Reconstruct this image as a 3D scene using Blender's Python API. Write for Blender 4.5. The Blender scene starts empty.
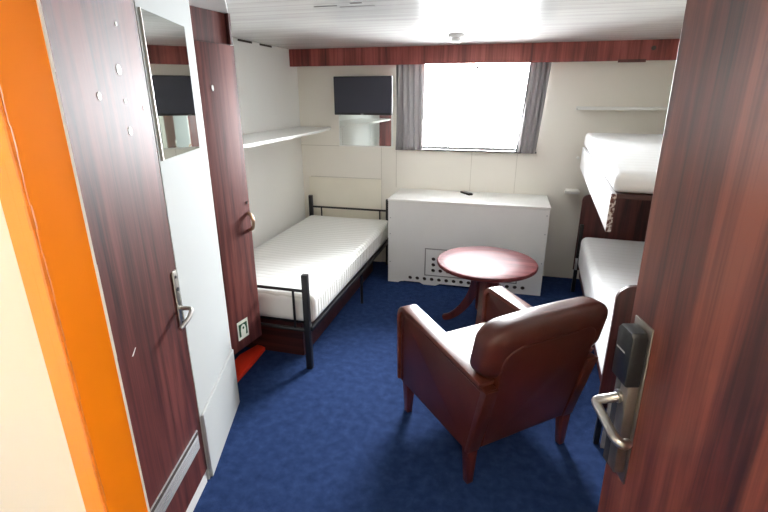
import bpy, bmesh, math, random
from mathutils import Vector, Matrix
random.seed(7)
S = bpy.context.scene
COL = S.collection
R = math.radians
PI = math.pi

# ------------------------------------------------------------------ camera
cd = bpy.data.cameras.new('camera'); cam = bpy.data.objects.new('camera', cd); COL.objects.link(cam)
cd.sensor_width = 36.0; cd.lens = 36.0 * 461.0 / 768.0
cd.shift_x = -1.0 / 768.0; cd.clip_start = 0.02
cam.location = (0, 0, 1.65); cam.rotation_euler = (R(90 - 19.0), 0, R(14.7))
S.camera = cam

# ------------------------------------------------------------------ light
WORLD = 62.0
w = bpy.data.worlds.new('overcast_sky'); S.world = w; w.use_nodes = True
wb = w.node_tree.nodes['Background']; wb.inputs[0].default_value = (0.93, 0.97, 1.0, 1); wb.inputs[1].default_value = WORLD
_t = w.node_tree; _c = _t.nodes.new('ShaderNodeTexCoord'); _s = _t.nodes.new('ShaderNodeSeparateXYZ'); _r = _t.nodes.new('ShaderNodeMapRange')
_t.links.new(_c.outputs['Generated'], _s.inputs[0]); _t.links.new(_s.outputs['Z'], _r.inputs['Value'])
_r.inputs['From Min'].default_value = -0.25; _r.inputs['From Max'].default_value = 1.0; _r.inputs['To Min'].default_value = 0.95*WORLD; _r.inputs['To Max'].default_value = 1.9*WORLD
_t.links.new(_r.outputs[0], wb.inputs[1])   # overcast sky: brightest overhead
pl_ = bpy.data.lights.new('window_portal', 'AREA'); pl_.shape = 'RECTANGLE'; pl_.size = 1.26; pl_.size_y = 0.76
pl_.cycles.is_portal = True
po = bpy.data.objects.new('window_portal', pl_); COL.objects.link(po)
po.location = (-0.405, 4.56, 1.55); po.rotation_euler = (R(-90), 0, 0)
cl_ = bpy.data.lights.new('corridor_lamp', 'AREA'); cl_.shape = 'RECTANGLE'; cl_.size = 0.9; cl_.size_y = 0.3
cl_.energy = 11.0; cl_.color = (1.0, 0.90, 0.76)
co = bpy.data.objects.new('corridor_lamp', cl_); COL.objects.link(co); co.location = (0.30, -0.15, 2.03)

S.view_settings.view_transform = 'Standard'; S.view_settings.look = 'None'
S.view_settings.gamma = 1.0; S.view_settings.exposure = 0.5; S.view_settings.use_curve_mapping = False
S.cycles.max_bounces = 10; S.cycles.diffuse_bounces = 7; S.cycles.glossy_bounces = 5
S.cycles.transparent_max_bounces = 12; S.cycles.sample_clamp_indirect = 12.0

# ------------------------------------------------------------------ materials
def srgb(r, g, b):
    f = lambda c: (c/255/12.92) if c/255 <= 0.04045 else ((c/255+0.055)/1.055)**2.4
    return (f(r), f(g), f(b), 1)

class NT:
    def __init__(s, name):
        s.m = bpy.data.materials.new(name); s.m.use_nodes = True
        s.t = s.m.node_tree; s.b = s.t.nodes['Principled BSDF']
    def n(s, typ, **kw):
        x = s.t.nodes.new(typ)
        for k, v in kw.items():
            if k.startswith('_'): setattr(x, k[1:], v)
            else: x.inputs[k].default_value = v
        return x
    def l(s, a, b): s.t.links.new(a, b)
    def coord(s, scale=(1, 1, 1), kind='Object'):
        c = s.n('ShaderNodeTexCoord'); mp = s.n('ShaderNodeMapping'); mp.inputs['Scale'].default_value = scale
        s.l(c.outputs[kind], mp.inputs['Vector']); return mp.outputs['Vector']
    def noise(s, vec, scale, detail=4, rough=0.55, dist=0.0):
        x = s.n('ShaderNodeTexNoise', Scale=scale, Detail=detail, Roughness=rough, Distortion=dist)
        s.l(vec, x.inputs['Vector']); return x.outputs['Fac']
    def ramp(s, fac, stops):
        x = s.n('ShaderNodeValToRGB'); e = x.color_ramp.elements
        while len(e) < len(stops): e.new(0.5)
        for el, (p, c) in zip(e, stops): el.position = p; el.color = c
        s.l(fac, x.inputs['Fac']); return x.outputs['Color']
    def bump(s, h, strength=0.3, dist=0.01):
        x = s.n('ShaderNodeBump', Strength=strength, Distance=dist); s.l(h, x.inputs['Height'])
        s.l(x.outputs['Normal'], s.b.inputs['Normal'])
    def set(s, **kw):
        for k, v in kw.items(): s.b.inputs[k.replace('_', ' ')].default_value = v
        return s

def plain(name, col, rough=0.5, metal=0.0, spec=0.5, coat=0.0, vary=0.06, bump=0.0, nscale=6.0, bscale=90.0, coat_rough=0.1):
    t = NT(name); v = t.coord()
    f = t.noise(v, nscale, 3)
    a = tuple(c*(1-vary) for c in col[:3])+(1,); b = tuple(min(1, c*(1+vary)) for c in col[:3])+(1,)
    t.l(t.ramp(f, [(0.3, a), (0.7, b)]), t.b.inputs['Base Color'])
    t.set(Roughness=rough, Metallic=metal, Specular_IOR_Level=spec, Coat_Weight=coat, Coat_Roughness=coat_rough)
    if bump: t.bump(t.noise(v, bscale, 3), bump, 0.002)
    return t.m

def wood(name, dark, mid, light, axis='z', rough=0.35, coat=0.0, scale=1.0, coat_rough=0.2, spec=0.5):
    t = NT(name)
    lo, hi = 0.9*scale, 16.0*scale
    sc = {'x': (lo, hi, hi), 'y': (hi, lo, hi), 'z': (hi, hi, lo)}[axis]
    v = t.coord(sc)
    n1 = t.noise(v, 1.0, 5, 0.6, 0.6)
    sc2 = {'x': (2, 160, 160), 'y': (160, 2, 160), 'z': (160, 160, 2)}[axis]
    v2 = t.coord(tuple(c*scale for c in sc2)); n2 = t.noise(v2, 1.0, 2, 0.5)
    mx = t.n('ShaderNodeMath', _operation='MULTIPLY_ADD'); mx.inputs[1].default_value = 0.25
    t.l(n2, mx.inputs[0]); t.l(n1, mx.inputs[2])
    t.l(t.ramp(mx.outputs[0], [(0.47, dark), (0.60, mid), (0.76, light)]), t.b.inputs['Base Color'])
    t.set(Roughness=rough, Coat_Weight=coat, Coat_Roughness=coat_rough, Specular_IOR_Level=spec)
    t.bump(n2, 0.06, 0.001)
    return t.m

M = {}
M['door_wood'] = wood('red_brown_laminate', srgb(52, 22, 19), srgb(84, 38, 33), srgb(110, 57, 50), 'z', 0.5, 0.0, spec=0.4)
M['wardrobe_wood'] = wood('wardrobe_laminate', srgb(60, 27, 25), srgb(92, 45, 41), srgb(116, 64, 58), 'z', 0.6, 0.0, spec=0.22)
M['door_wood_warm'] = wood('warm_red_laminate', srgb(48, 19, 15), srgb(90, 41, 32), srgb(124, 66, 51), 'z', 0.38, 0.0, spec=0.75)
M['pelmet_wood'] = wood('pelmet_laminate', srgb(84, 28, 24), srgb(124, 50, 44), srgb(150, 74, 66), 'z', 0.4)
M['dark_wood'] = wood('dark_red_wood', srgb(44, 16, 15), srgb(70, 28, 26), srgb(90, 41, 37), 'z', 0.42)
M['board_wood'] = wood('dark_board_wood', srgb(40, 16, 14), srgb(62, 27, 24), srgb(78, 36, 31), 'x', 0.45)
M['table_wood'] = wood('mahogany_table', srgb(64, 25, 27), srgb(92, 39, 41), srgb(112, 57, 58), 'x', 0.48, 0.0, spec=0.16)
M['leg_wood'] = wood('mahogany_leg', srgb(56, 21, 18), srgb(80, 32, 27), srgb(100, 44, 37), 'z', 0.3, 0.2)
M['arm_wood'] = wood('armrest_wood', srgb(72, 32, 24), srgb(94, 46, 36), srgb(110, 59, 46), 'y', 0.33)
M['leather'] = plain('brown_leather', srgb(72, 28, 17), 0.38, vary=0.22, bump=0.12, nscale=7, bscale=140)
M['seat_leather'] = plain('seat_leather_painted_glare', srgb(226, 214, 200), 0.42, vary=0.04, bump=0.1, bscale=120)  # brown leather seat; the window's glare is painted in as a pale base colour
M['wall'] = plain('cream_wall_panel', srgb(236, 232, 222), 0.5, vary=0.02, nscale=1.5)
M['wall_white'] = plain('white_wall_panel', srgb(238, 238, 234), 0.45, vary=0.015, nscale=1.5)
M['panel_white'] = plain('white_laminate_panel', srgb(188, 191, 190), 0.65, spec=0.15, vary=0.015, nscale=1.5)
M['wall_yellow'] = plain('aged_cream_panel', srgb(236, 231, 216), 0.5, vary=0.03, nscale=3)
M['seam'] = plain('panel_seam', srgb(208, 203, 192), 0.6)
M['dark_gap'] = plain('dark_gap', srgb(70, 62, 58), 0.8)
M['white_paint'] = plain('white_paint', srgb(236, 236, 232), 0.4, vary=0.02)
M['box_white'] = plain('box_white_paint', srgb(226, 226, 224), 0.45, vary=0.015)
M['grey_line'] = plain('grey_outline', srgb(140, 140, 138), 0.6)
M['cream'] = plain('cream_corridor_wall', srgb(246, 236, 216), 0.5, vary=0.01)
M['orange'] = plain('orange_paint', srgb(250, 140, 12), 0.38, vary=0.03, bump=0.12, bscale=25)
M['orange_worn'] = plain('worn_orange_edge', srgb(216, 118, 22), 0.5, vary=0.22, nscale=30)
M['black_metal'] = plain('black_metal', srgb(24, 24, 26), 0.38, metal=0.0, vary=0.1)
M['black_plastic'] = plain('black_plastic', srgb(22, 23, 25), 0.35)
M['charcoal'] = plain('charcoal_plastic', srgb(52, 54, 58), 0.42)
M['screen'] = plain('dark_screen', srgb(50, 52, 66), 0.35, vary=0.02)
M['steel'] = plain('brushed_steel', srgb(196, 192, 186), 0.3, metal=1.0, vary=0.05)
M['steel_dull'] = plain('dull_steel', srgb(150, 144, 136), 0.42, metal=1.0, vary=0.06)
M['grey_metal'] = plain('light_grey_metal', srgb(176, 176, 178), 0.4, metal=0.3)
M['mirror'] = plain('mirror_glass', srgb(226, 232, 228), 0.02, metal=1.0, vary=0.0)
M['red'] = plain('red_plastic', srgb(250, 62, 36), 0.45, vary=0.05)
M['green'] = plain('sign_green', srgb(24, 74, 44), 0.5)
M['sign_white'] = plain('sign_white', srgb(222, 226, 212), 0.5)
M['brass'] = plain('dull_brass', srgb(168, 138, 116), 0.35, metal=1.0)
M['bunk_white'] = plain('chipped_white_board', srgb(236, 236, 236), 0.4, vary=0.04, nscale=30)
M['detector'] = plain('detector_plastic', srgb(214, 214, 214), 0.45)

t = NT('chipped_board_end'); v = t.coord(); f = t.noise(v, 60, 3)
t.l(t.ramp(f, [(0.44, srgb(84, 42, 36)), (0.56, srgb(200, 190, 184))]), t.b.inputs['Base Color']); t.set(Roughness=0.6); M['chipped'] = t.m

t = NT('blue_carpet'); v = t.coord(); f = t.noise(v, 420, 2); g = t.noise(v, 22, 3)
mm = t.n('ShaderNodeMath', _operation='MULTIPLY_ADD'); mm.inputs[1].default_value = 0.35; t.l(g, mm.inputs[0]); t.l(f, mm.inputs[2])
t.l(t.ramp(mm.outputs[0], [(0.48, srgb(12, 28, 62)), (0.68, srgb(28, 50, 94)), (0.86, srgb(54, 76, 120))]), t.b.inputs['Base Color'])
t.set(Roughness=0.95, Specular_IOR_Level=0.15); t.bump(f, 0.5, 0.004); M['carpet'] = t.m

# ceiling: planks running along X, worn smear near the bed
t = NT('ceiling_planks'); v = t.coord()
sx = t.n('ShaderNodeSeparateXYZ'); t.l(v, sx.inputs[0])
m1 = t.n('ShaderNodeMath', _operation='MULTIPLY'); m1.inputs[1].default_value = 1/0.11; t.l(sx.outputs['Y'], m1.inputs[0])
m2 = t.n('ShaderNodeMath', _operation='FRACT'); t.l(m1.outputs[0], m2.inputs[0])
groove = t.ramp(m2.outputs[0], [(0.0, (0, 0, 0, 1)), (0.05, (1, 1, 1, 1)), (0.95, (1, 1, 1, 1)), (1.0, (0, 0, 0, 1))])
vs = t.coord((0.8, 9, 1)); nz = t.noise(vs, 1.5, 3)
base = t.ramp(nz, [(0.35, srgb(206, 206, 204)), (0.65, srgb(222, 222, 219))])
mix = t.n('ShaderNodeMix', _data_type='RGBA'); mix.inputs['A'].default_value = srgb(176, 174, 172)
t.l(groove, mix.inputs['Factor']); t.l(base, mix.inputs['B'])
t.l(mix.outputs['Result'], t.b.inputs['Base Color']); t.set(Roughness=0.17, Specular_IOR_Level=0.5)
t.bump(groove, 0.25, 0.003); M['ceiling'] = t.m
M['bulkhead'] = plain('grey_bulkhead', srgb(200, 198, 196), 0.35)

# mattress: quilted bump along Y (top) / ribs on the sides
def mattress_mat(name, period, strength, axis='Y', col=(234, 234, 230), dk=28):
    t = NT(name); v = t.coord(); sx = t.n('ShaderNodeSeparateXYZ'); t.l(v, sx.inputs[0])
    nzz = t.noise(v, 5, 2); ad = t.n('ShaderNodeMath', _operation='MULTIPLY_ADD'); ad.inputs[1].default_value = 0.03
    t.l(nzz, ad.inputs[0]); t.l(sx.outputs[axis], ad.inputs[2])
    m = t.n('ShaderNodeMath', _operation='MULTIPLY'); m.inputs[1].default_value = 2*PI/period; t.l(ad.outputs[0], m.inputs[0])
    s_ = t.n('ShaderNodeMath', _operation='SINE'); t.l(m.outputs[0], s_.inputs[0])
    ab = t.n('ShaderNodeMath', _operation='ABSOLUTE'); t.l(s_.outputs[0], ab.inputs[0])
    t.l(t.ramp(ab.outputs[0], [(0.0, srgb(col[0]-dk, col[1]-dk, col[2]-dk-3)), (0.28, srgb(*col))]), t.b.inputs['Base Color'])
    t.set(Roughness=0.9, Specular_IOR_Level=0.1)
    pw = t.n('ShaderNodeMath', _operation='POWER'); pw.inputs[1].default_value = 0.5; t.l(ab.outputs[0], pw.inputs[0])
    t.bump(pw.outputs[0], strength, 0.012); return t.m
M['mattress'] = mattress_mat('quilted_mattress', 0.11, 0.32)
M['sheet'] = mattress_mat('white_mattress', 0.16, 0.08, 'Y', (243, 243, 243), 10)

# curtains: grey cloth that lets a little daylight through
t = NT('grey_curtain'); t.set(Base_Color=srgb(170, 167, 167), Roughness=0.9, Specular_IOR_Level=0.1)
tr = t.n('ShaderNodeBsdfTranslucent'); tr.inputs['Color'].default_value = srgb(162, 159, 159)
ms = t.n('ShaderNodeMixShader'); ms.inputs[0].default_value = 0.22
out = t.t.nodes['Material Output']; t.l(t.b.outputs[0], ms.inputs[1]); t.l(tr.outputs[0], ms.inputs[2]); t.l(ms.outputs[0], out.inputs['Surface'])
v = t.coord(); t.bump(t.noise(v, 300, 2), 0.15, 0.002); M['curtain'] = t.m

# clear window pane
t = NT('window_glass'); tb = t.n('ShaderNodeBsdfTransparent'); gl = t.n('ShaderNodeBsdfGlossy', Roughness=0.02)
fr = t.n('ShaderNodeFresnel', IOR=1.45); ms = t.n('ShaderNodeMixShader')
t.l(fr.outputs[0], ms.inputs[0]); t.l(tb.outputs[0], ms.inputs[1]); t.l(gl.outputs[0], ms.inputs[2])
t.l(ms.outputs[0], t.t.nodes['Material Output'].inputs['Surface']); M['glass'] = t.m

# ------------------------------------------------------------------ mesh helpers
def nb(): return bmesh.new()

def box(bm, x0, x1, y0, y1, z0, z1, bev=0.0, seg=2, taper=None):
    vs = [bm.verts.new((x, y, z)) for z in (z0, z1) for y in (y0, y1) for x in (x0, x1)]
    q = [(0, 2, 3, 1), (4, 5, 7, 6), (0, 1, 5, 4), (2, 6, 7, 3), (0, 4, 6, 2), (1, 3, 7, 5)]
    fs = [bm.faces.new([vs[i] for i in f]) for f in q]
    if bev:
        es = list({e for f in fs for e in f.edges})
        bmesh.ops.bevel(bm, geom=es, offset=bev, segments=seg, profile=0.5, affect='EDGES')
    return bm

def hexa(bm, bottom, top, bev=0.0):
    """solid from two 4-point rings"""
    b = [bm.verts.new(p) for p in bottom]; t_ = [bm.verts.new(p) for p in top]
    fs = [bm.faces.new(b[::-1]), bm.faces.new(t_)]
    for i in range(len(b)):
        j = (i+1) % len(b); fs.append(bm.faces.new([b[i], b[j], t_[j], t_[i]]))
    if bev:
        es = list({e for f in fs for e in f.edges})
        bmesh.ops.bevel(bm, geom=es, offset=bev, segments=2, profile=0.5, affect='EDGES')
    return bm

def prism(bm, pts, a0, a1, plane='xy', bev=0.0, seg=2):
    """extrude an outline; plane names the outline's two axes"""
    def P(u, v_, w_):
        return {'xy': (u, v_, w_), 'yz': (w_, u, v_), 'xz': (u, w_, v_)}[plane]
    A = [bm.verts.new(P(u, v_, a0)) for u, v_ in pts]; B = [bm.verts.new(P(u, v_, a1)) for u, v_ in pts]
    fa = bm.faces.new(A[::-1]); fb = bm.faces.new(B); fs = [fa, fb]
    for i in range(len(A)):
        j = (i+1) % len(A); fs.append(bm.faces.new([A[i], A[j], B[j], B[i]]))
    if bev:
        es = list(set(fa.edges) | set(fb.edges))
        bmesh.ops.bevel(bm, geom=es, offset=bev, segments=seg, profile=0.5, affect='EDGES')
    return bm

def rbox(bm, x0, x1, y0, y1, z0, z1, r, n=5, warp=None):
    """rounded soft box"""
    c = Vector(((x0+x1)/2, (y0+y1)/2, (z0+z1)/2)); h = Vector(((x1-x0)/2, (y1-y0)/2, (z1-z0)/2))
    if isinstance(r, (int, float)): r = (r, r, r)
    tmp = bmesh.new()
    def samples(hh, rr):
        base = [-hh + rr*(1-math.cos(k*PI/2/n)) for k in range(n+1)]
        m_ = max(1, int((hh*2-2*rr)/0.06)); mid = [(-hh+rr)+(2*hh-2*rr)*k/m_ for k in range(1, m_)]
        return base + mid + [-b for b in base[::-1]]
    ax = [samples(h[i], r[i]) for i in range(3)]
    def proj(p):
        q = Vector([max(-h[i]+r[i], min(h[i]-r[i], p[i])) for i in range(3)])
        d = Vector([(p[i]-q[i])/r[i] for i in range(3)])
        if d.length > 1e-9: d.normalize()
        return c + q + Vector([d[i]*r[i] for i in range(3)])
    cache = {}
    def V(p):
        k = tuple(round(a, 6) for a in p)
        if k not in cache:
            o = proj(Vector(p)); cache[k] = bm.verts.new(warp(o) if warp else o)
        return cache[k]
    for i in range(3):
        j, k = (i+1) % 3, (i+2) % 3
        for s in (-1, 1):
            for a in range(len(ax[j])-1):
                for b in range(len(ax[k])-1):
                    def mk(u, v_):
                        p = [0, 0, 0]; p[i] = s*h[i]; p[j] = ax[j][u]; p[k] = ax[k][v_]; return V(p)
                    q = [mk(a, b), mk(a+1, b), mk(a+1, b+1), mk(a, b+1)]
                    if s < 0: q = q[::-1]
                    u = []
                    for vv in q:
                        if vv not in u: u.append(vv)
                    if len(u) > 2:
                        try: bm.faces.new(u)
                        except ValueError: pass
    tmp.free(); return bm

def tube(bm, pts, r, n=12, cap=True):
    pts = [Vector(p) for p in pts]; rr = r if isinstance(r, (list, tuple)) else [r]*len(pts)
    rings = []; up = None
    for i, p in enumerate(pts):
        d = (pts[min(i+1, len(pts)-1)] - pts[max(i-1, 0)]).normalized()
        if up is None:
            up = Vector((0, 0, 1)) if abs(d.z) < 0.9 else Vector((0, 1, 0))
        a = d.cross(up).normalized(); b = a.cross(d).normalized(); up = b
        rings.append([bm.verts.new(p + (a*math.cos(2*PI*k/n) + b*math.sin(2*PI*k/n))*rr[i]) for k in range(n)])
    for i in range(len(rings)-1):
        for k in range(n):
            bm.faces.new([rings[i][k], rings[i][(k+1) % n], rings[i+1][(k+1) % n], rings[i+1][k]])
    if cap: bm.faces.new(rings[0][::-1]); bm.faces.new(rings[-1])
    return bm

def smooth_path(pts, n=6):
    """Catmull-Rom through the points"""
    P = [Vector(p) for p in pts]; P = [2*P[0]-P[1]] + P + [2*P[-1]-P[-2]]; o = []
    for i in range(1, len(P)-2):
        for k in range(n):
            t_ = k/n; a, b, c, d = P[i-1], P[i], P[i+1], P[i+2]
            o.append(0.5*((2*b)+(c-a)*t_+(2*a-5*b+4*c-d)*t_*t_+(3*b-a-3*c+d)*t_**3))
    o.append(P[-2]); return o

def lathe(bm, prof, n=40, c=(0, 0)):
    rings = []
    for r_, z in prof:
        rings.append([bm.verts.new((c[0]+r_*math.cos(2*PI*k/n), c[1]+r_*math.sin(2*PI*k/n), z)) for k in range(n)])
    for i in range(len(rings)-1):
        for k in range(n): bm.faces.new([rings[i][k], rings[i][(k+1) % n], rings[i+1][(k+1) % n], rings[i+1][k]])
    bm.faces.new(rings[0][::-1]); bm.faces.new(rings[-1]); return bm

def disc_y(bm, x, z, r, y0, y1, n=14, sx=1.0, sz=1.0):
    """short cylinder whose axis is local y"""
    prism(bm, [(x+r*sx*math.cos(2*PI*k/n), z+r*sz*math.sin(2*PI*k/n)) for k in range(n)], y0, y1, 'xz'); return bm

def obj(name, bm, m, parent=None, loc=None, rz=None, smooth=True, label=None):
    bmesh.ops.recalc_face_normals(bm, faces=bm.faces)
    me = bpy.data.meshes.new(name); bm.to_mesh(me); bm.free()
    if smooth:
        for p in me.polygons: p.use_smooth = True
        me.set_sharp_from_angle(angle=R(38))
    me.materials.append(M[m] if isinstance(m, str) else m)
    o = bpy.data.objects.new(name, me); COL.objects.link(o)
    if parent: o.parent = parent
    if loc: o.location = loc
    if rz is not None: o.rotation_euler = (0, 0, rz)
    if label: o['label'] = label
    return o

def tag(o, label, cat, group=None):
    o['label'] = label; o['category'] = cat
    if group: o['group'] = group
    return o

def thing(name, label, cat, loc=(0, 0, 0), rz=0.0, group=None):
    o = bpy.data.objects.new(name, None); COL.objects.link(o); o.empty_display_size = 0.1
    o.location = loc; o.rotation_euler = (0, 0, rz); return tag(o, label, cat, group)

def struct(name, bm, m, loc=None, rz=None, label=None, smooth=False):
    o = obj(name, bm, m, None, loc, rz, smooth); o['kind'] = 'structure'
    if label: o['label'] = label
    return o

def rot2(loc, ang, x, y):
    return (loc[0]+x*math.cos(ang)-y*math.sin(ang), loc[1]+x*math.sin(ang)+y*math.cos(ang))

CEIL = 2.07
YB = 4.45                     # back wall
XL = -2.05                    # left wall
# ------------------------------------------------------------------ the room shell
struct('floor', box(nb(), -2.6, 1.8, -1.3, 4.7, -0.10, 0.0), 'carpet', label='dark blue cut pile carpet')
struct('ceiling', box(nb(), -2.6, 1.8, -1.3, 4.7, CEIL, CEIL+0.10), 'ceiling', label='glossy off-white plank ceiling')
# back wall with the window opening
WX0, WX1, WZ0, WZ1 = -1.045, 0.235, 1.185, 2.0
bm = nb()
box(bm, XL-0.1, WX0, YB, YB+0.12, 0, CEIL); box(bm, WX1, 1.65, YB, YB+0.12, 0, CEIL)
box(bm, WX0, WX1, YB, YB+0.12, 0, WZ0); box(bm, WX0, WX1, YB, YB+0.12, WZ1, CEIL)
struct('wall_back', bm, 'wall', label='cream panelled wall with the window')
struct('wall_left', box(nb(), XL-0.1, XL, 0.4, YB, 0, CEIL), 'wall_white', label='off-white wall beside the single bed')
a = (1.275, 2.0); dx, dy = math.sin(R(4.2)), math.cos(R(4.2))
p0 = (a[0]-dx*1.62, a[1]-dy*1.62); p1 = (a[0]+dx*2.5, a[1]+dy*2.5)
struct('wall_right', prism(nb(), [p0, (p0[0]+0.1, p0[1]), (p1[0]+0.1, p1[1]), p1], 0, CEIL), 'wall', label='cream wall behind the bunks')
# front wall either side of the doorway, corridor walls
bm = nb(); box(bm, -2.15, -0.556, 0.415, 0.474, 0, CEIL)
struct('wall_front', bm, 'cream', label='cream corridor wall left of the orange door frame')
struct('wall_front_right', box(nb(), 0.60, 1.7, 0.30, 0.42, 0, CEIL), 'cream')
struct('wall_corridor', box(nb(), -2.6, 1.8, -1.3, -1.2, 0, CEIL), 'cream')
struct('wall_corridor_left', box(nb(), -2.6, -2.5, -1.2, 0.5, 0, CEIL), 'cream')
struct('wall_corridor_right', box(nb(), 1.7, 1.8, -1.2, 0.42, 0, CEIL), 'cream')
# thin panel seams on the walls
def seam(x0, x1, z0, z1, m='seam'):
    return struct('trim_%d' % seam.n, box(nb(), x0, x1, YB-0.004, YB, z0, z1), m)
seam.n = 10
for s in [(-2.05, -1.20, 1.188, 1.194), (-1.96, -1.20, 0.872, 0.880), (-1.205, -1.199, 0.3, 1.19), (-1.055, -1.049, 0.8, 1.185),
          (-0.33, -0.325, 0.8, 1.18), (0.08, 0.085, 0.8, 1.18)]:
    seam(*s); seam.n += 1
struct('trim_20', box(nb(), -1.98, -1.205, YB-0.012, YB, 0.0, 0.872, 0.002), 'wall_yellow', label='yellowed cream board behind the bed head')
struct('trim_21', box(nb(), XL, XL+0.003, 3.2, 3.205, 0.3, 1.37), 'seam')
# dark gaps where the left wall meets the ceiling
bm = nb()
for y0, y1 in ((3.05, 3.28), (3.42, 3.62), (3.75, 3.95)): box(bm, XL, XL+0.006, y0, y1, CEIL-0.016, CEIL-0.002)
struct('trim_23', bm, 'dark_gap', label='dark gaps along the wall top')
bm = nb(); box(bm, -0.78, -0.72, 2.32, 2.335, CEIL-0.003, CEIL); box(bm, -0.98, -0.86, 2.36, 2.37, CEIL-0.003, CEIL); box(bm, -0.86, -0.68, 2.40, 2.43, CEIL-0.002, CEIL)
struct('trim_24', bm, 'grey_line', label='grey smears on the ceiling')
# pelmet board over the window
pz0, pz1 = 1.922, CEIL
pe = struct('trim_1', box(nb(), XL, 1.42, 4.29, 4.31, pz0, pz1, 0.002), 'pelmet_wood', label='red-brown wooden pelmet along the back wall')
obj('knob', disc_y(nb(), 1.02, 2.01, 0.016, 4.278, 4.29), 'dark_gap', pe)
obj('patch', box(nb(), 0.78, 0.98, 4.284, 4.29, pz0-0.012, pz0+0.01), 'dark_wood', pe)

# window
wf = bm = nb()
fr_ = 0.035
box(bm, WX0, WX0+fr_, YB+0.05, YB+0.09, WZ0, WZ1); box(bm, WX1-fr_, WX1, YB+0.05, YB+0.09, WZ0, WZ1)
box(bm, WX0, WX1, YB+0.05, YB+0.09, WZ0, WZ0+0.02); box(bm, WX0, WX1, YB+0.05, YB+0.09, WZ1-fr_, WZ1)
win = struct('window_1', bm, 'grey_metal', label='wide window onto a white sky')
obj('pane', box(nb(), WX0+fr_, WX1-fr_, YB+0.066, YB+0.072, WZ0+0.02, WZ1-fr_), 'glass', win)
obj('sill', box(nb(), WX0-0.01, WX1+0.01, YB-0.035, YB+0.05, WZ0-0.014, WZ0, 0.003), 'black_plastic', win)
obj('catch', box(nb(), -0.345, -0.315, YB+0.03, YB+0.05, 1.885, 1.915, 0.004), 'charcoal', win)

# bathroom side on the left: door plane and mirror wall
DB = (-1.197, 1.40); DA = R(104)
WBp = (-1.368, 1.94); WA = R(109)
bm = nb(); box(bm, -0.566, 0.0, 0.012, 0.05, 0, CEIL)
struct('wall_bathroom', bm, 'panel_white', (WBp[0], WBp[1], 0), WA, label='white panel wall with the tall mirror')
struct('wall_bathroom_end', box(nb(), XL, WBp[0]-0.012, 1.91, 1.94, 0, CEIL), 'wall_white')
bm = nb(); box(bm, -0.95, 0.0, 0.045, 0.07, 0, CEIL); box(bm, -0.95, -0.63, 0.0, 0.045, 0, CEIL)
struct('wall_bathroom_door_side', bm, 'wall_white', (DB[0], DB[1], 0), DA)
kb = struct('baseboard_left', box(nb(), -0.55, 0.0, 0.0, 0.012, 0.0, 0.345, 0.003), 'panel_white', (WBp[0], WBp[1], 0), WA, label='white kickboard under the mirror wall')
obj('metal_edge', box(nb(), -0.560, -0.550, -0.002, 0.012, 0.05, 0.345, 0.002), 'grey_metal', kb)
struct('baseboard_door', box(nb(), -0.63, -0.012, 0.004, 0.045, 0.0, 0.062), 'white_paint', (DB[0], DB[1], 0), DA, label='white sill under the bathroom door')
# bathroom door
d1 = struct('door_1', box(nb(), -0.63, 0.0, 0.0, 0.04, 0.064, 2.04, 0.002), 'door_wood', (DB[0], DB[1], 0), DA, label='red-brown bathroom door with vent and narrow lever handle')
hp = obj('handle_plate', box(nb(), -0.046, -0.014, -0.008, 0.0, 0.80, 1.03, 0.003), 'steel', d1, label='narrow steel handle plate')
obj('lever', tube(nb(), smooth_path([(-0.03, -0.006, 0.875), (-0.03, -0.03, 0.875), (-0.034, -0.050, 0.874), (-0.06, -0.056, 0.86), (-0.10, -0.054, 0.848), (-0.135, -0.048, 0.84)], 5), 0.0085, 10), 'steel', hp)
bm = nb(); disc_y(bm, -0.03, 1.005, 0.006, -0.011, -0.008); disc_y(bm, -0.03, 0.955, 0.008, -0.011, -0.008); disc_y(bm, -0.03, 0.815, 0.005, -0.010, -0.008)
obj('keyhole', bm, 'charcoal', hp)
vt = obj('vent', box(nb(), -0.48, -0.045, -0.006, 0.0, 0.222, 0.312, 0.002), 'grey_metal', d1, label='grey metal vent grille')
bm = nb(); box(bm, -0.475, -0.05, -0.0068, -0.0055, 0.292, 0.308)
obj('recess', bm, 'dark_gap', vt)
bm = nb()
for k in range(4): box(bm, -0.46, -0.058, -0.011, -0.006, 0.230+k*0.0155, 0.239+k*0.0155, 0.001)
obj('slat', bm, 'grey_metal', vt)
for (x, z, r_) in [(-0.159, 1.729, 0.014), (-0.283, 1.653, 0.010), (-0.154, 1.549, 0.012), (-0.153, 1.639, 0.006), (-0.045, 1.616, 0.007), (-0.131, 1.857, 0.006)]:
    obj('adhesive_blob', disc_y(nb(), x, z, r_, -0.002, 0.0, 10, 0.9, 1.1), 'white_paint', d1)
bm = nb(); hexa(bm, [(-0.372, -0.001, 0.868), (-0.366, -0.001, 0.866), (-0.366, 0, 0.866), (-0.372, 0, 0.868)], [(-0.346, -0.001, 0.886), (-0.344, -0.001, 0.884), (-0.344, 0, 0.884), (-0.346, 0, 0.886)])
obj('scratch', bm, 'white_paint', d1)

# ceiling bulkhead over the wardrobe
struct('trim_2', prism(nb(), [(XL, 2.27), (-1.40, 2.27), (-1.09, 1.74), (-1.09, 1.0), (XL, 1.0)], 2.042, CEIL), 'bulkhead', label='low grey ceiling bulkhead above the wardrobe')

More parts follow.
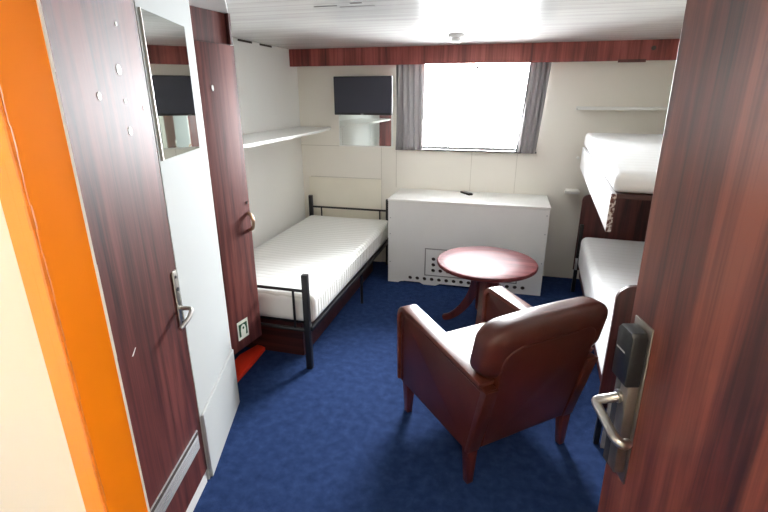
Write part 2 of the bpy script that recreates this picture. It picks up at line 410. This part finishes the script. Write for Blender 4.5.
# orange steel door frame, left jamb: a front face, a worn ridge, a reveal
bm = nb(); box(bm, -0.578, -0.5561, 0.405, 0.42, 0, CEIL); box(bm, -0.556, -0.538, 0.405, 0.474, 0, CEIL)
fo = struct('trim_3', bm, 'orange', label='orange painted steel door frame')
bm = nb(); zz = [k*0.03 for k in range(70)]
for i in range(len(zz)-1):
    wv = 0.0025+0.0015*random.random(); tube(bm, [(-0.540, 0.407, zz[i]), (-0.540, 0.407, zz[i+1])], wv, 6, False)
obj('ridge', bm, 'orange_worn', fo)
bm = nb()
z = 0.0
while z < CEIL-0.02:
    h = 0.06+0.1*random.random(); wv = 0.0006+0.0012*random.random()**3; box(bm, -0.538-0.012, -0.538+wv, 0.474, 0.478, z, min(z+h, CEIL)); z += h
obj('sealing_strip', bm, 'white_paint', fo, label='rough white sealing strip')
struct('trim_4', box(nb(), 0.56, 0.60, 0.30, 0.44, 0, CEIL), 'orange')

# entrance door, open into the room on the right
E0 = (0.331, 1.10); EA = R(-76)
d2 = struct('door_2', box(nb(), 0.0, 0.82, 0.0, 0.042, 0.02, 2.03, 0.002), 'door_wood_warm', (E0[0], E0[1], 0), EA, label='open red-brown entrance door with a card lock')
d2.rotation_euler = (R(0.95), 0, EA)
lk = obj('card_lock', box(nb(), 0.022, 0.098, -0.004, 0.0, 0.755, 1.178, 0.002), 'steel_dull', d2, label='steel lock plate')
bm = nb(); prism(bm, [(0.024, 1.03), (0.092, 1.03), (0.092, 1.150), (0.082, 1.162), (0.034, 1.162), (0.024, 1.150)], -0.040, -0.004, 'xz', 0.005); obj('card_reader', bm, 'black_plastic', lk, label='black card reader housing')
obj('card_slot', box(nb(), 0.034, 0.070, -0.0415, -0.0395, 1.105, 1.108), 'grey_metal', lk)
bm = nb(); box(bm, 0.024, 0.056, -0.026, -0.004, 0.775, 1.03, 0.004); obj('lock_body', bm, 'charcoal', lk)
bm = nb(); box(bm, 0.056, 0.091, -0.030, -0.004, 0.785, 1.068, 0.004); obj('lock_cover', bm, 'steel_dull', lk)
bm = nb(); tube(bm, smooth_path([(0.060, -0.026, 0.985), (0.055, -0.05, 0.975), (0.036, -0.064, 0.957), (0.040, -0.070, 0.950), (0.090, -0.070, 0.941), (0.138, -0.068, 0.931), (0.150, -0.054, 0.922), (0.132, -0.034, 0.910)], 6), 0.0112, 14)
obj('lever', bm, 'steel', lk, label='bent steel lever handle')
obj('rose', disc_y(nb(), 0.060, 0.985, 0.016, -0.036, -0.026, 18), 'steel', lk)
obj('key_cylinder', disc_y(nb(), 0.040, 0.868, 0.010, -0.031, -0.025, 16, 0.8, 1.5), 'steel', lk)

# ------------------------------------------------------------------ wardrobe
WR = (-1.385, 2.27); WRA = R(82)
wd = thing('wardrobe', 'narrow red-brown wardrobe beside the foot of the single bed', 'wardrobe', (WR[0], WR[1], 0), WRA)
obj('body', box(nb(), -0.345, 0.0, 0.022, 0.42, 0.25, 1.90), 'dark_wood', wd)
obj('plinth', box(nb(), -0.33, -0.02, 0.24, 0.42, 0.0, 0.25), 'dark_wood', wd)
dr = obj('door', box(nb(), -0.34, 0.0, 0.0, 0.022, 0.255, 1.895, 0.0015), 'wardrobe_wood', wd)
obj('top_panel', box(nb(), -0.34, -0.02, 0.022, 0.04, 1.90, 2.041), 'wardrobe_wood', wd)
obj('top_post', box(nb(), -0.018, -0.004, 0.002, 0.42, 1.90, 2.041), 'dark_wood', wd)
bm = nb(); tube(bm, smooth_path([(-0.02, 0.0, 1.035), (-0.02, -0.018, 1.025), (-0.02, -0.030, 1.0), (-0.02, -0.032, 0.98), (-0.02, -0.024, 0.95), (-0.02, 0.0, 0.935)], 5), [0.010]*26, 10); obj('pull_handle', bm, 'brass', dr, label='curved dull metal pull handle')
obj('keyhole', disc_y(nb(), -0.02, 1.095, 0.008, -0.003, 0.0), 'black_plastic', dr)
obj('adhesive_blob', disc_y(nb(), -0.186, 1.692, 0.008, -0.003, 0.0, 10, 0.8, 1.8), 'white_paint', dr)
sg = obj('safety_sticker', box(nb(), -0.208, -0.118, -0.002, 0.0, 0.318, 0.432), 'sign_white', wd, label='small green and white safety sticker')
obj('sticker_field', box(nb(), -0.198, -0.128, -0.003, -0.002, 0.336, 0.414), 'green', sg)
bm = nb(); prism(bm, [(-0.183, 0.336), (-0.145, 0.336), (-0.140, 0.372), (-0.148, 0.40), (-0.162, 0.408), (-0.178, 0.40), (-0.184, 0.372)], -0.0038, -0.003, 'xz')
obj('pictogram', bm, 'sign_white', sg)
obj('pictogram_mark', disc_y(nb(), -0.162, 0.385, 0.008, -0.0046, -0.0038, 12), 'green', sg)

# red object on the floor under the wardrobe
bm = nb(); hexa(bm, [(-1.485, 2.10, 0), (-1.500, 2.345, 0), (-1.515, 2.50, 0), (-1.62, 2.12, 0)][::1], [(-1.492, 2.115, 0.028), (-1.507, 2.344, 0.032), (-1.520, 2.485, 0.028), (-1.625, 2.13, 0.06)]) if False else None
prism(bm, [(-1.480, 2.10), (-1.495, 2.345), (-1.505, 2.49), (-1.57, 2.515), (-1.62, 2.36), (-1.60, 2.10)], 0.0, 0.03, 'xy', 0.006)
tr_ = tag(obj('plastic_tray', bm, 'red'), 'bright red flat plastic tray on the carpet under the wardrobe', 'tray')

# mirrors
mr = thing('wall_mirror', 'tall frameless mirror on the white panel wall beside the bathroom door', 'mirror', (WBp[0], WBp[1], 0), WA)
obj('mirror_glass', box(nb(), -0.545, -0.118, 0.006, 0.012, 1.436, 1.925), 'mirror', mr)
bm = nb(); box(bm, -0.549, -0.545, 0.004, 0.012, 1.434, 1.927)
obj('edge_strip', bm, 'steel', mr)
m2 = thing('wall_mirror', 'small square mirror below the television on the back wall', 'mirror', (-1.37, YB, 1.20))
obj('mirror_glass', box(nb(), -0.258, 0.266, -0.010, -0.004, 0.0, 0.43), 'mirror', m2)
obj('backing', box(nb(), -0.268, 0.285, -0.004, 0.0, -0.012, 0.44), 'wall_white', m2)

# television
tv = thing('television', 'flat black television on the back wall left of the window', 'television', (-1.370, YB, 1.49))
obj('casing', box(nb(), -0.278, 0.292, -0.085, -0.045, 0.0, 0.345, 0.006), 'black_plastic', tv)
obj('screen', box(nb(), -0.268, 0.282, -0.087, -0.085, 0.020, 0.335), 'screen', tv)
obj('bracket', box(nb(), -0.09, 0.09, -0.046, -0.010, 0.10, 0.24), 'charcoal', tv)
obj('emblem', box(nb(), -0.014, 0.014, -0.0875, -0.085, 0.006, 0.011), 'grey_metal', tv)

# shelves
bm = nb(); prism(bm, [(XL, 2.46), (-1.60, 2.46), (-1.585, 2.7), (-1.60, 3.2), (-1.625, 3.8), (-1.665, 4.3), (-1.72, YB), (XL, YB)], 1.352, 1.372, 'xy', 0.003)
tag(obj('wall_shelf', bm, 'white_paint', smooth=False), 'long white shelf on the left wall above the single bed', 'shelf')
def rail(z, x0, x1, y0, label):
    t_ = thing('wall_shelf', label, 'shelf', (x0, YB, z))
    obj('board', box(nb(), 0, x1-x0, -y0, 0, -0.026, 0, 0.004), 'white_paint', t_)
    obj('end_cap', rbox(nb(), -0.016, 0.004, -y0-0.006, -y0+0.03, -0.024, 0.004, 0.006, 3), 'white_paint', t_)
rail(1.575, 0.54, 1.40, 0.12, 'thin white shelf on the back wall above the upper bunk')
rail(0.865, 0.53, 0.64, 0.12, 'short white ledge on the back wall beside the bunks')
bm = nb(); tube(bm, [(0.60, YB, 1.145), (0.60, YB-0.05, 1.145)], 0.010, 12); lathe(bm, [(0.001, 0), (0.001, 0.001)], 3, (5, 5)) if False else None
tag(obj('wall_peg', bm, 'white_paint'), 'small white peg on the back wall beside the upper mattress', 'peg')

# smoke detector
sd = thing('smoke_detector', 'round white smoke detector on the ceiling near the window', 'smoke detector', (-0.423, 3.60, CEIL))
obj('base', lathe(nb(), [(0.055, -0.022), (0.058, -0.018), (0.058, 0.0)], 32), 'detector', sd)
obj('sensor_cap', lathe(nb(), [(0.030, -0.050), (0.034, -0.046), (0.036, -0.024), (0.05, -0.022)], 32), 'detector', sd)

# ------------------------------------------------------------------ curtains
def curtain(x0, x1, folds, amp, lean, label):
    bm = nb(); nz_, nx = 26, folds*12
    y = YB-0.075; zt, zb = 1.985, 1.178
    rows = []
    for j in range(nz_+1):
        f = j/nz_; row = []
        pinch = 1.0 - 0.35*math.exp(-((1-f-0.02)/0.06)**2) if f > 0.5 else 1.0
        for i in range(nx+1):
            u = i/nx; ph = 2*PI*folds*u
            a_ = amp*(0.75+0.25*math.sin(3.1*u+1)) * (0.35 if f > 0.93 else 1.0) * (1.0+0.2*math.sin(2*f+u*9))
            xx = x0+(x1-x0)*u + lean*(1-f) + 0.006*math.sin(ph*2+f*2)
            row.append(bm.verts.new((xx, y+a_*math.sin(ph+0.5*math.sin(5*f+u*4)), zb+(zt-zb)*f)))
        rows.append(row)
    for j in range(nz_):
        for i in range(nx): bm.faces.new([rows[j][i], rows[j][i+1], rows[j+1][i+1], rows[j+1][i]])
    o = obj('curtain', bm, 'curtain'); md = o.modifiers.new('thickness', 'SOLIDIFY'); md.thickness = 0.003
    tag(o, label, 'curtain')
curtain(-1.045, -0.785, 5, 0.042, 0.0, 'grey pleated curtain at the left side of the window')
curtain(0.115, 0.285, 4, 0.042, -0.055, 'grey pleated curtain at the right side of the window')

# ------------------------------------------------------------------ radiator cover box
BX0, BX1, BY0, BY1, BZ = -1.003, 0.375, 3.937, YB-0.004, 0.795
rc = thing('radiator_cover', 'white painted radiator cover box under the window', 'radiator cover', (BX0, BY0, 0))
Wd = BX1-BX0; Dp = BY1-BY0
def holed_panel(name, outline, holes, y0, thick, m, parent):
    cu = bpy.data.curves.new(name, 'CURVE'); cu.dimensions = '2D'; cu.fill_mode = 'BOTH'; cu.extrude = thick/2
    sp = cu.splines.new('POLY'); sp.points.add(len(outline)-1); sp.use_cyclic_u = True
    for p, q in zip(sp.points, outline): p.co = (q[0], q[1], 0, 1)
    for hx, hz, hr in holes:
        sp = cu.splines.new('POLY'); sp.points.add(15); sp.use_cyclic_u = True
        for k, p in enumerate(sp.points): p.co = (hx+hr*math.cos(2*PI*k/16), hz+hr*math.sin(2*PI*k/16), 0, 1)
    tmp = bpy.data.objects.new('tmp', cu); COL.objects.link(tmp)
    dg = bpy.context.evaluated_depsgraph_get(); me = bpy.data.meshes.new_from_object(tmp.evaluated_get(dg))
    bpy.data.objects.remove(tmp)
    me.transform(Matrix.Rotation(R(90), 4, 'X')); me.transform(Matrix.Translation((0, y0, 0)))
    me.materials.clear(); me.materials.append(M[m]); me.name = name
    o = bpy.data.objects.new(name, me); COL.objects.link(o); o.parent = parent; return o
holes = [(0.212+k*0.0675, 0.056, 0.0185) for k in range(16)]
for zr in (0.145, 0.2, 0.255):
    holes += [(0.425+k*0.0665, zr, 0.0185) for k in range(11)]
outl = [(0, 0), (0.10, 0), (0.115, 0.012), (0.16, 0.02), (0.30, 0.02), (0.34, 0.0), (0.45, 0.0), (0.49, 0.02), (0.86, 0.02), (0.90, 0), (Wd, 0), (Wd, BZ-0.02), (0, BZ-0.02)]
holed_panel('front_panel', outl, holes, 0.008, 0.016, 'box_white', rc)
obj('side_panel', box(nb(), 0.0, 0.016, 0.016, Dp, 0, BZ-0.02), 'box_white', rc)
obj('side_panel', box(nb(), Wd-0.016, Wd, 0.016, Dp, 0, BZ-0.02), 'box_white', rc)
obj('lid', box(nb(), -0.004, Wd+0.004, -0.006, Dp, BZ-0.02, BZ, 0.004), 'white_paint', rc)
obj('inner_back', box(nb(), 0.02, Wd-0.02, 0.10, 0.12, 0.0, BZ-0.05), 'dark_gap', rc)
bm = nb(); x0, x1, z0, z1, q = 0.345, 1.170, 0.092, 0.358, 0.010
box(bm, x0, x1, -0.0015, 0, z0, z0+q); box(bm, x0, x1, -0.0015, 0, z1-q, z1); box(bm, x0, x0+q, -0.0015, 0, z0+q, z1-q); box(bm, x1-q, x1, -0.0015, 0, z0+q, z1-q)
obj('vent_outline', bm, 'grey_line', rc, label='grey outline around the vent holes')
for (x, z) in [(0.02, 0.62), (0.02, 0.47), (Wd-0.02, 0.72), (Wd-0.02, 0.56), (Wd-0.02, 0.3), (0.02, 0.2)]:
    obj('screw', disc_y(nb(), x, z, 0.006, -0.002, 0.0), 'grey_metal', rc)
# remote control on top
rm = thing('remote_control', 'small black remote control on the white radiator cover', 'remote control', (-0.345, 4.315, BZ), R(-52))
obj('casing', box(nb(), -0.075, 0.075, -0.024, 0.024, 0.0, 0.018, 0.006), 'black_plastic', rm)
bm = nb()
for i in range(6):
    for j in range(3): box(bm, -0.05+i*0.019, -0.04+i*0.019, -0.016+j*0.013, -0.008+j*0.013, 0.018, 0.020)
obj('buttons', bm, 'grey_metal', rm)

# ------------------------------------------------------------------ single bed
bd = thing('single_bed', 'single bed with a black tubular metal frame along the left wall', 'bed', (-1.52, 3.40, 0))
bx0, bx1 = -0.43, 0.40          # post centres, relative
yf, yh = -1.03, 0.985
def post(x, y, h, name):
    return obj(name, box(nb(), x-0.019, x+0.019, y-0.019, y+0.019, 0, h, 0.005), 'black_metal', bd)
for x in (bx0, bx1): post(x, yf, 0.645, 'foot_post'); post(x, yh, 0.69, 'head_post')
def bar(name, a_, b_, r_=0.010):
    return obj(name, tube(nb(), [a_, b_], r_, 8), 'black_metal', bd)
bar('foot_rail', (bx0, yf, 0.535), (bx1, yf, 0.535)); bar('foot_rail', (bx0, yf, 0.27), (bx1, yf, 0.27), 0.013)
bar('head_rail', (bx0, yh, 0.57), (bx1, yh, 0.57)); bar('head_rail', (bx0, yh, 0.27), (bx1, yh, 0.27), 0.013)
for y, zt in ((yf, 0.535), (yh, 0.57)):
    for x in (bx0+0.115, bx1-0.085): bar('upright', (x, y, 0.27), (x, y, zt), 0.008)
for x in (bx0, bx1): obj('side_rail', box(nb(), x-0.012+0.022*(x > 0), x+0.012+0.022*(x > 0), yf, yh, 0.265, 0.295, 0.003), 'black_metal', bd)
for x in (bx0+0.01, bx1+0.026): bar('mid_leg', (x, 0.0, 0.0), (x, 0.0, 0.27), 0.012)
bm = nb()
for k in range(16):
    y = yf+0.07+k*0.125; box(bm, bx0, bx1, y-0.02, y+0.02, 0.288, 0.296)
obj('slat_base', bm, 'black_metal', bd)
def sag(p):
    u = (p.x-(-1.515))/0.43; vv = (p.y-3.40)/1.0
    if p.z > 0.45: p.z -= 0.012*math.exp(-(u*1.3)**2-(vv*0.9)**2)
    return p
mt = tag(obj('mattress', rbox(nb(), -1.955, -1.085, 2.395, 4.36, 0.299, 0.495, (0.045, 0.045, 0.05), 5, sag), 'mattress'),
         'white quilted mattress on the black metal single bed', 'mattress')
bm = nb()
for k in range(44):
    y = 2.47+k*0.042; box(bm, -1.0852, -1.0836, y-0.0012, y+0.0012, 0.345, 0.45)
obj('side_stitching', bm, 'seam', mt)
obj('piping', tube(nb(), [(-1.086, 2.44, 0.452), (-1.086, 4.31, 0.452)], 0.004, 6), 'white_paint', mt)
# drawer box under the bed
ub = thing('underbed_box', 'low dark wooden box on the floor under the single bed', 'box', (-1.55, 3.3, 0))
obj('front_board', box(nb(), -0.35, 0.33, -0.80, -0.78, 0.0, 0.24), 'board_wood', ub)
obj('side_board', box(nb(), 0.31, 0.33, -0.78, 0.85, 0.0, 0.24), 'board_wood', ub)
obj('side_board', box(nb(), -0.35, -0.33, -0.78, 0.85, 0.0, 0.24), 'board_wood', ub)
obj('back_board', box(nb(), -0.35, 0.33, 0.85, 0.87, 0.0, 0.24), 'board_wood', ub)

# ------------------------------------------------------------------ bunks at the right wall
LB = thing('lower_bunk', 'lower bunk with dark red wooden end panels by the right wall', 'bunk bed', (0.535, 2.09, 0), R(-3.2))
def panel_pts(x0, x1, z0, z1, r_, n=6, left=True):
    pts = [(x0, z0), (x1, z0), (x1, z1)]
    for k in range(n+1):
        a_ = PI/2+k*PI/2/n; pts.append((x0+r_+r_*math.cos(a_), z1-r_+r_*math.sin(a_)))
    return pts
foot = nb(); prism(foot, panel_pts(-0.012, 0.70, 0.22, 0.862, 0.07), 0.0, 0.028, 'xz', 0.004)
obj('foot_panel', foot, 'dark_wood', LB)
head = nb(); prism(head, panel_pts(-0.008, 0.66, 0.20, 0.875, 0.05), 2.05, 2.078, 'xz', 0.004)
obj('head_panel', head, 'dark_wood', LB)
obj('side_board', box(nb(), 0.05, 0.07, 0.03, 2.05, 0.14, 0.21, 0.002), 'dark_wood', LB)
obj('bed_base', box(nb(), 0.05, 0.70, 0.03, 2.05, 0.21, 0.24), 'board_wood', LB)
obj('leg', box(nb(), 0.0, 0.026, 0.0, 0.03, 0.0, 0.60, 0.003), 'black_metal', LB, label='black metal leg')
obj('leg', box(nb(), 0.030, 0.058, -0.02, 0.0, 0.0, 0.30, 0.003), 'grey_metal', LB, label='light grey metal leg')
for x in (0.0,): obj('leg', box(nb(), x, x+0.03, 2.02, 2.05, 0.0, 0.62, 0.003), 'black_metal', LB, label='black metal leg')
obj('leg', box(nb(), 0.64, 0.67, 2.02, 2.05, 0.0, 0.24, 0.003), 'black_metal', LB, label='black metal leg')
obj('leg', box(nb(), 0.64, 0.67, 0.03, 0.06, 0.0, 0.24, 0.003), 'black_metal', LB, label='black metal leg')
obj('hinge_bracket', box(nb(), -0.008, 0.012, 1.93, 1.96, 0.24, 0.34, 0.003), 'grey_metal', LB)
m_ = tag(obj('mattress', rbox(nb(), 0.020, 0.69, 0.04, 2.03, 0.24, 0.525, (0.05, 0.05, 0.05)), 'sheet', None, (0.535, 2.09, 0.001), R(-3.2)), 'white mattress lying on the lower bunk', 'mattress')

UB = thing('upper_bunk', 'upper bunk board with chipped white edge mounted on the right wall', 'bunk bed', (0.447, 2.16, 0), R(-4.2))
obj('bed_base', box(nb(), 0.022, 0.80, 0.0, 2.10, 1.235, 1.255), 'board_wood', UB)
obj('side_board', box(nb(), 0.0, 0.022, 0.004, 2.10, 1.085, 1.255, 0.002), 'bunk_white', UB, label='glossy white side board')
obj('board_end', box(nb(), 0.0, 0.022, 0.0, 0.004, 1.085, 1.255), 'chipped', UB, label='chipped bare board end')
obj('bracket', box(nb(), 0.74, 0.80, 1.9, 1.96, 1.0, 1.235), 'charcoal', UB); obj('bracket', box(nb(), 0.74, 0.80, 0.2, 0.26, 1.0, 1.235), 'charcoal', UB)
def up_w(p):
    f = max(0.0, 1-p.y/0.7); u = (p.z-1.255)/0.12
    return Vector((p.x, p.y, p.z-0.035*f*max(0, u)))
tag(obj('mattress', rbox(nb(), 0.004, 0.79, 0.0, 2.09, 1.255, 1.375, (0.03, 0.05, 0.05), 5, up_w), 'sheet', None, (0.447, 2.16, 0.001), R(-4.2)), 'white mattress lying on the upper bunk', 'mattress')

# ------------------------------------------------------------------ round table
TB = thing('coffee_table', 'round mahogany coffee table on a four legged pedestal', 'table', (-0.085, 3.215, 0))
TZ = 0.535
bm = nb(); lathe(bm, [(0.30, TZ-0.032), (0.345, TZ-0.030), (0.354, TZ-0.024), (0.357, TZ-0.012), (0.354, TZ-0.004), (0.348, TZ), (0.2, TZ)], 72)
obj('tabletop', bm, 'table_wood', TB)
bm = nb(); lathe(bm, [(0.045, 0.14), (0.058, 0.16), (0.062, 0.25), (0.058, 0.34), (0.075, 0.42), (0.11, TZ-0.04), (0.12, TZ-0.032)], 32); obj('column', bm, 'leg_wood', TB)
for ang in (168, 264, 348, 84):
    a_ = R(ang); ca, sa = math.cos(a_), math.sin(a_)
    prof = smooth_path([(0.058, 0, 0.46), (0.068, 0, 0.34), (0.105, 0, 0.225), (0.175, 0, 0.115), (0.25, 0, 0.045), (0.31, 0, 0.02)], 5)
    bm = nb(); rings = []
    for i, p in enumerate(prof):
        f = i/(len(prof)-1); hw = 0.021; th = 0.042-0.022*f
        d = (prof[min(i+1, len(prof)-1)]-prof[max(i-1, 0)]).normalized(); nx_, nz2 = -d.z, d.x
        ring = []
        for (s, tt) in ((-1, -1), (1, -1), (1, 1), (-1, 1)):
            px = p.x+nx_*tt*th; pz = max(0.0, p.z+nz2*tt*th); py = s*hw
            ring.append(bm.verts.new((px*ca-py*sa, px*sa+py*ca, pz)))
        rings.append(ring)
    for i in range(len(rings)-1):
        for k in range(4): bm.faces.new([rings[i][k], rings[i][(k+1) % 4], rings[i+1][(k+1) % 4], rings[i+1][k]])
    bm.faces.new(rings[0][::-1]); bm.faces.new(rings[-1])
    bmesh.ops.recalc_face_normals(bm, faces=bm.faces)
    bmesh.ops.bevel(bm, geom=[e for e in bm.edges if e.calc_face_angle(0) > R(50)], offset=0.006, segments=2, affect='EDGES')
    obj('leg', bm, 'leg_wood', TB)

# ------------------------------------------------------------------ armchair
AC = thing('armchair', 'brown leather armchair with wooden legs seen from behind', 'armchair', (-0.020, 2.082, 0), R(41))
def arc(cx, cz, r_, a0, a1, n=6): return [(cx+r_*math.cos(R(a0+(a1-a0)*k/n)), cz+r_*math.sin(R(a0+(a1-a0)*k/n))) for k in range(n+1)]
side_out = [(-0.285, 0.185), (0.327, 0.185), (0.332, 0.565)] + arc(0.287, 0.567, 0.045, 0, 82)[1:] + [(-0.375, 0.548)]
for s in (-1, 1):
    x0, x1 = sorted((s*0.248, s*0.312))
    bm = nb(); prism(bm, side_out, x0, x1, 'yz', 0.008); obj('arm', bm, 'leather', AC)
    # wooden strip following front edge and top of the arm
    path = [(0.330, 0.19), (0.334, 0.565)] + arc(0.287, 0.567, 0.048, 0, 82)[1:] + [(-0.345, 0.552)]
    off = [(0.348, 0.19), (0.354, 0.567)] + arc(0.287, 0.569, 0.067, 0, 82)[1:] + [(-0.350, 0.572)]
    xa, xb = sorted((s*0.238, s*0.322))
    bm = nb(); prism(bm, path + off[::-1], xa, xb, 'yz', 0.005); ar = obj('armrest', bm, 'arm_wood', AC, label='polished wooden armrest strip')
    xo = s*0.313
    obj('piping', tube(nb(), [(xo, y, z) for y, z in ([(0.30, 0.2)] + [(0.304, 0.55)] + arc(0.265, 0.558, 0.036, 0, 82)[1:] + [(-0.35, 0.538)])], 0.004, 6), 'leather', AC)
# seat
obj('seat_rail', box(nb(), -0.248, 0.248, 0.24, 0.30, 0.185, 0.31, 0.008), 'leather', AC)
obj('seat_base', box(nb(), -0.248, 0.248, -0.27, 0.24, 0.20, 0.29), 'leather', AC)
obj('seat_cushion', rbox(nb(), -0.244, 0.244, -0.24, 0.31, 0.29, 0.440, (0.04, 0.05, 0.045)), 'seat_leather', AC, label='leather seat cushion with window glare painted pale into its colour')
# back panel, leaning, with rounded top corners over the roll
def shear(bm, k, zr=0.185):
    for v_ in bm.verts: v_.co.y -= k*(v_.co.z-zr)
    return bm
out_ = [(-0.248, 0.185), (0.248, 0.185)] + [(0.248, 0.56)] + arc(0.18, 0.665, 0.075, 0, 90) + arc(-0.18, 0.665, 0.075, 90, 180) + [(-0.248, 0.56)]
bm = nb(); prism(bm, out_, -0.293, -0.21, 'xz', 0.012, 3)
obj('back_panel', shear(bm, 0.225), 'leather', AC)
# corner posts at the back
for s in (-1, 1):
    bm = nb(); xa, xb = sorted((s*0.250, s*0.315))
    hexa(bm, [(xa, -0.294, 0.18), (xb, -0.294, 0.18), (xb, -0.27, 0.18), (xa, -0.27, 0.18)], [(xa, -0.386, 0.545), (xb, -0.386, 0.545), (xb, -0.35, 0.545), (xa, -0.35, 0.545)], 0.004)
    obj('back_post', bm, 'leather', AC)
# padded top roll of the back, wide over the arms
def lean(p):
    f = (p.z-0.56)
    p = Vector(p); p.y -= 0.2*f
    p.z += 0.012*math.cos(p.x*4.5)
    return p
bm = nb(); rbox(bm, -0.322, 0.340, -0.378, -0.215, 0.560, 0.825, (0.11, 0.06, 0.08), 7, lean)
bk = obj('backrest', bm, 'leather', AC)
bm = nb(); rbox(bm, -0.232, 0.232, -0.225, -0.15, 0.38, 0.66, (0.05, 0.035, 0.05), 5); obj('back_cushion', bm, 'leather', AC)
# legs
for sx_ in (-1, 1):
    for (yt, yb) in ((-0.268, -0.272), (0.285, 0.285)):
        xt, xbm = sx_*0.282, sx_*0.282; a_, b_ = 0.026, 0.016
        bm = nb(); hexa(bm, [(xbm-b_, yb-b_, 0), (xbm+b_, yb-b_, 0), (xbm+b_, yb+b_, 0), (xbm-b_, yb+b_, 0)],
                        [(xt-a_, yt-a_, 0.20), (xt+a_, yt-a_, 0.20), (xt+a_, yt+a_, 0.20), (xt-a_, yt+a_, 0.20)], 0.003)
        obj('leg', bm, 'leg_wood', AC)
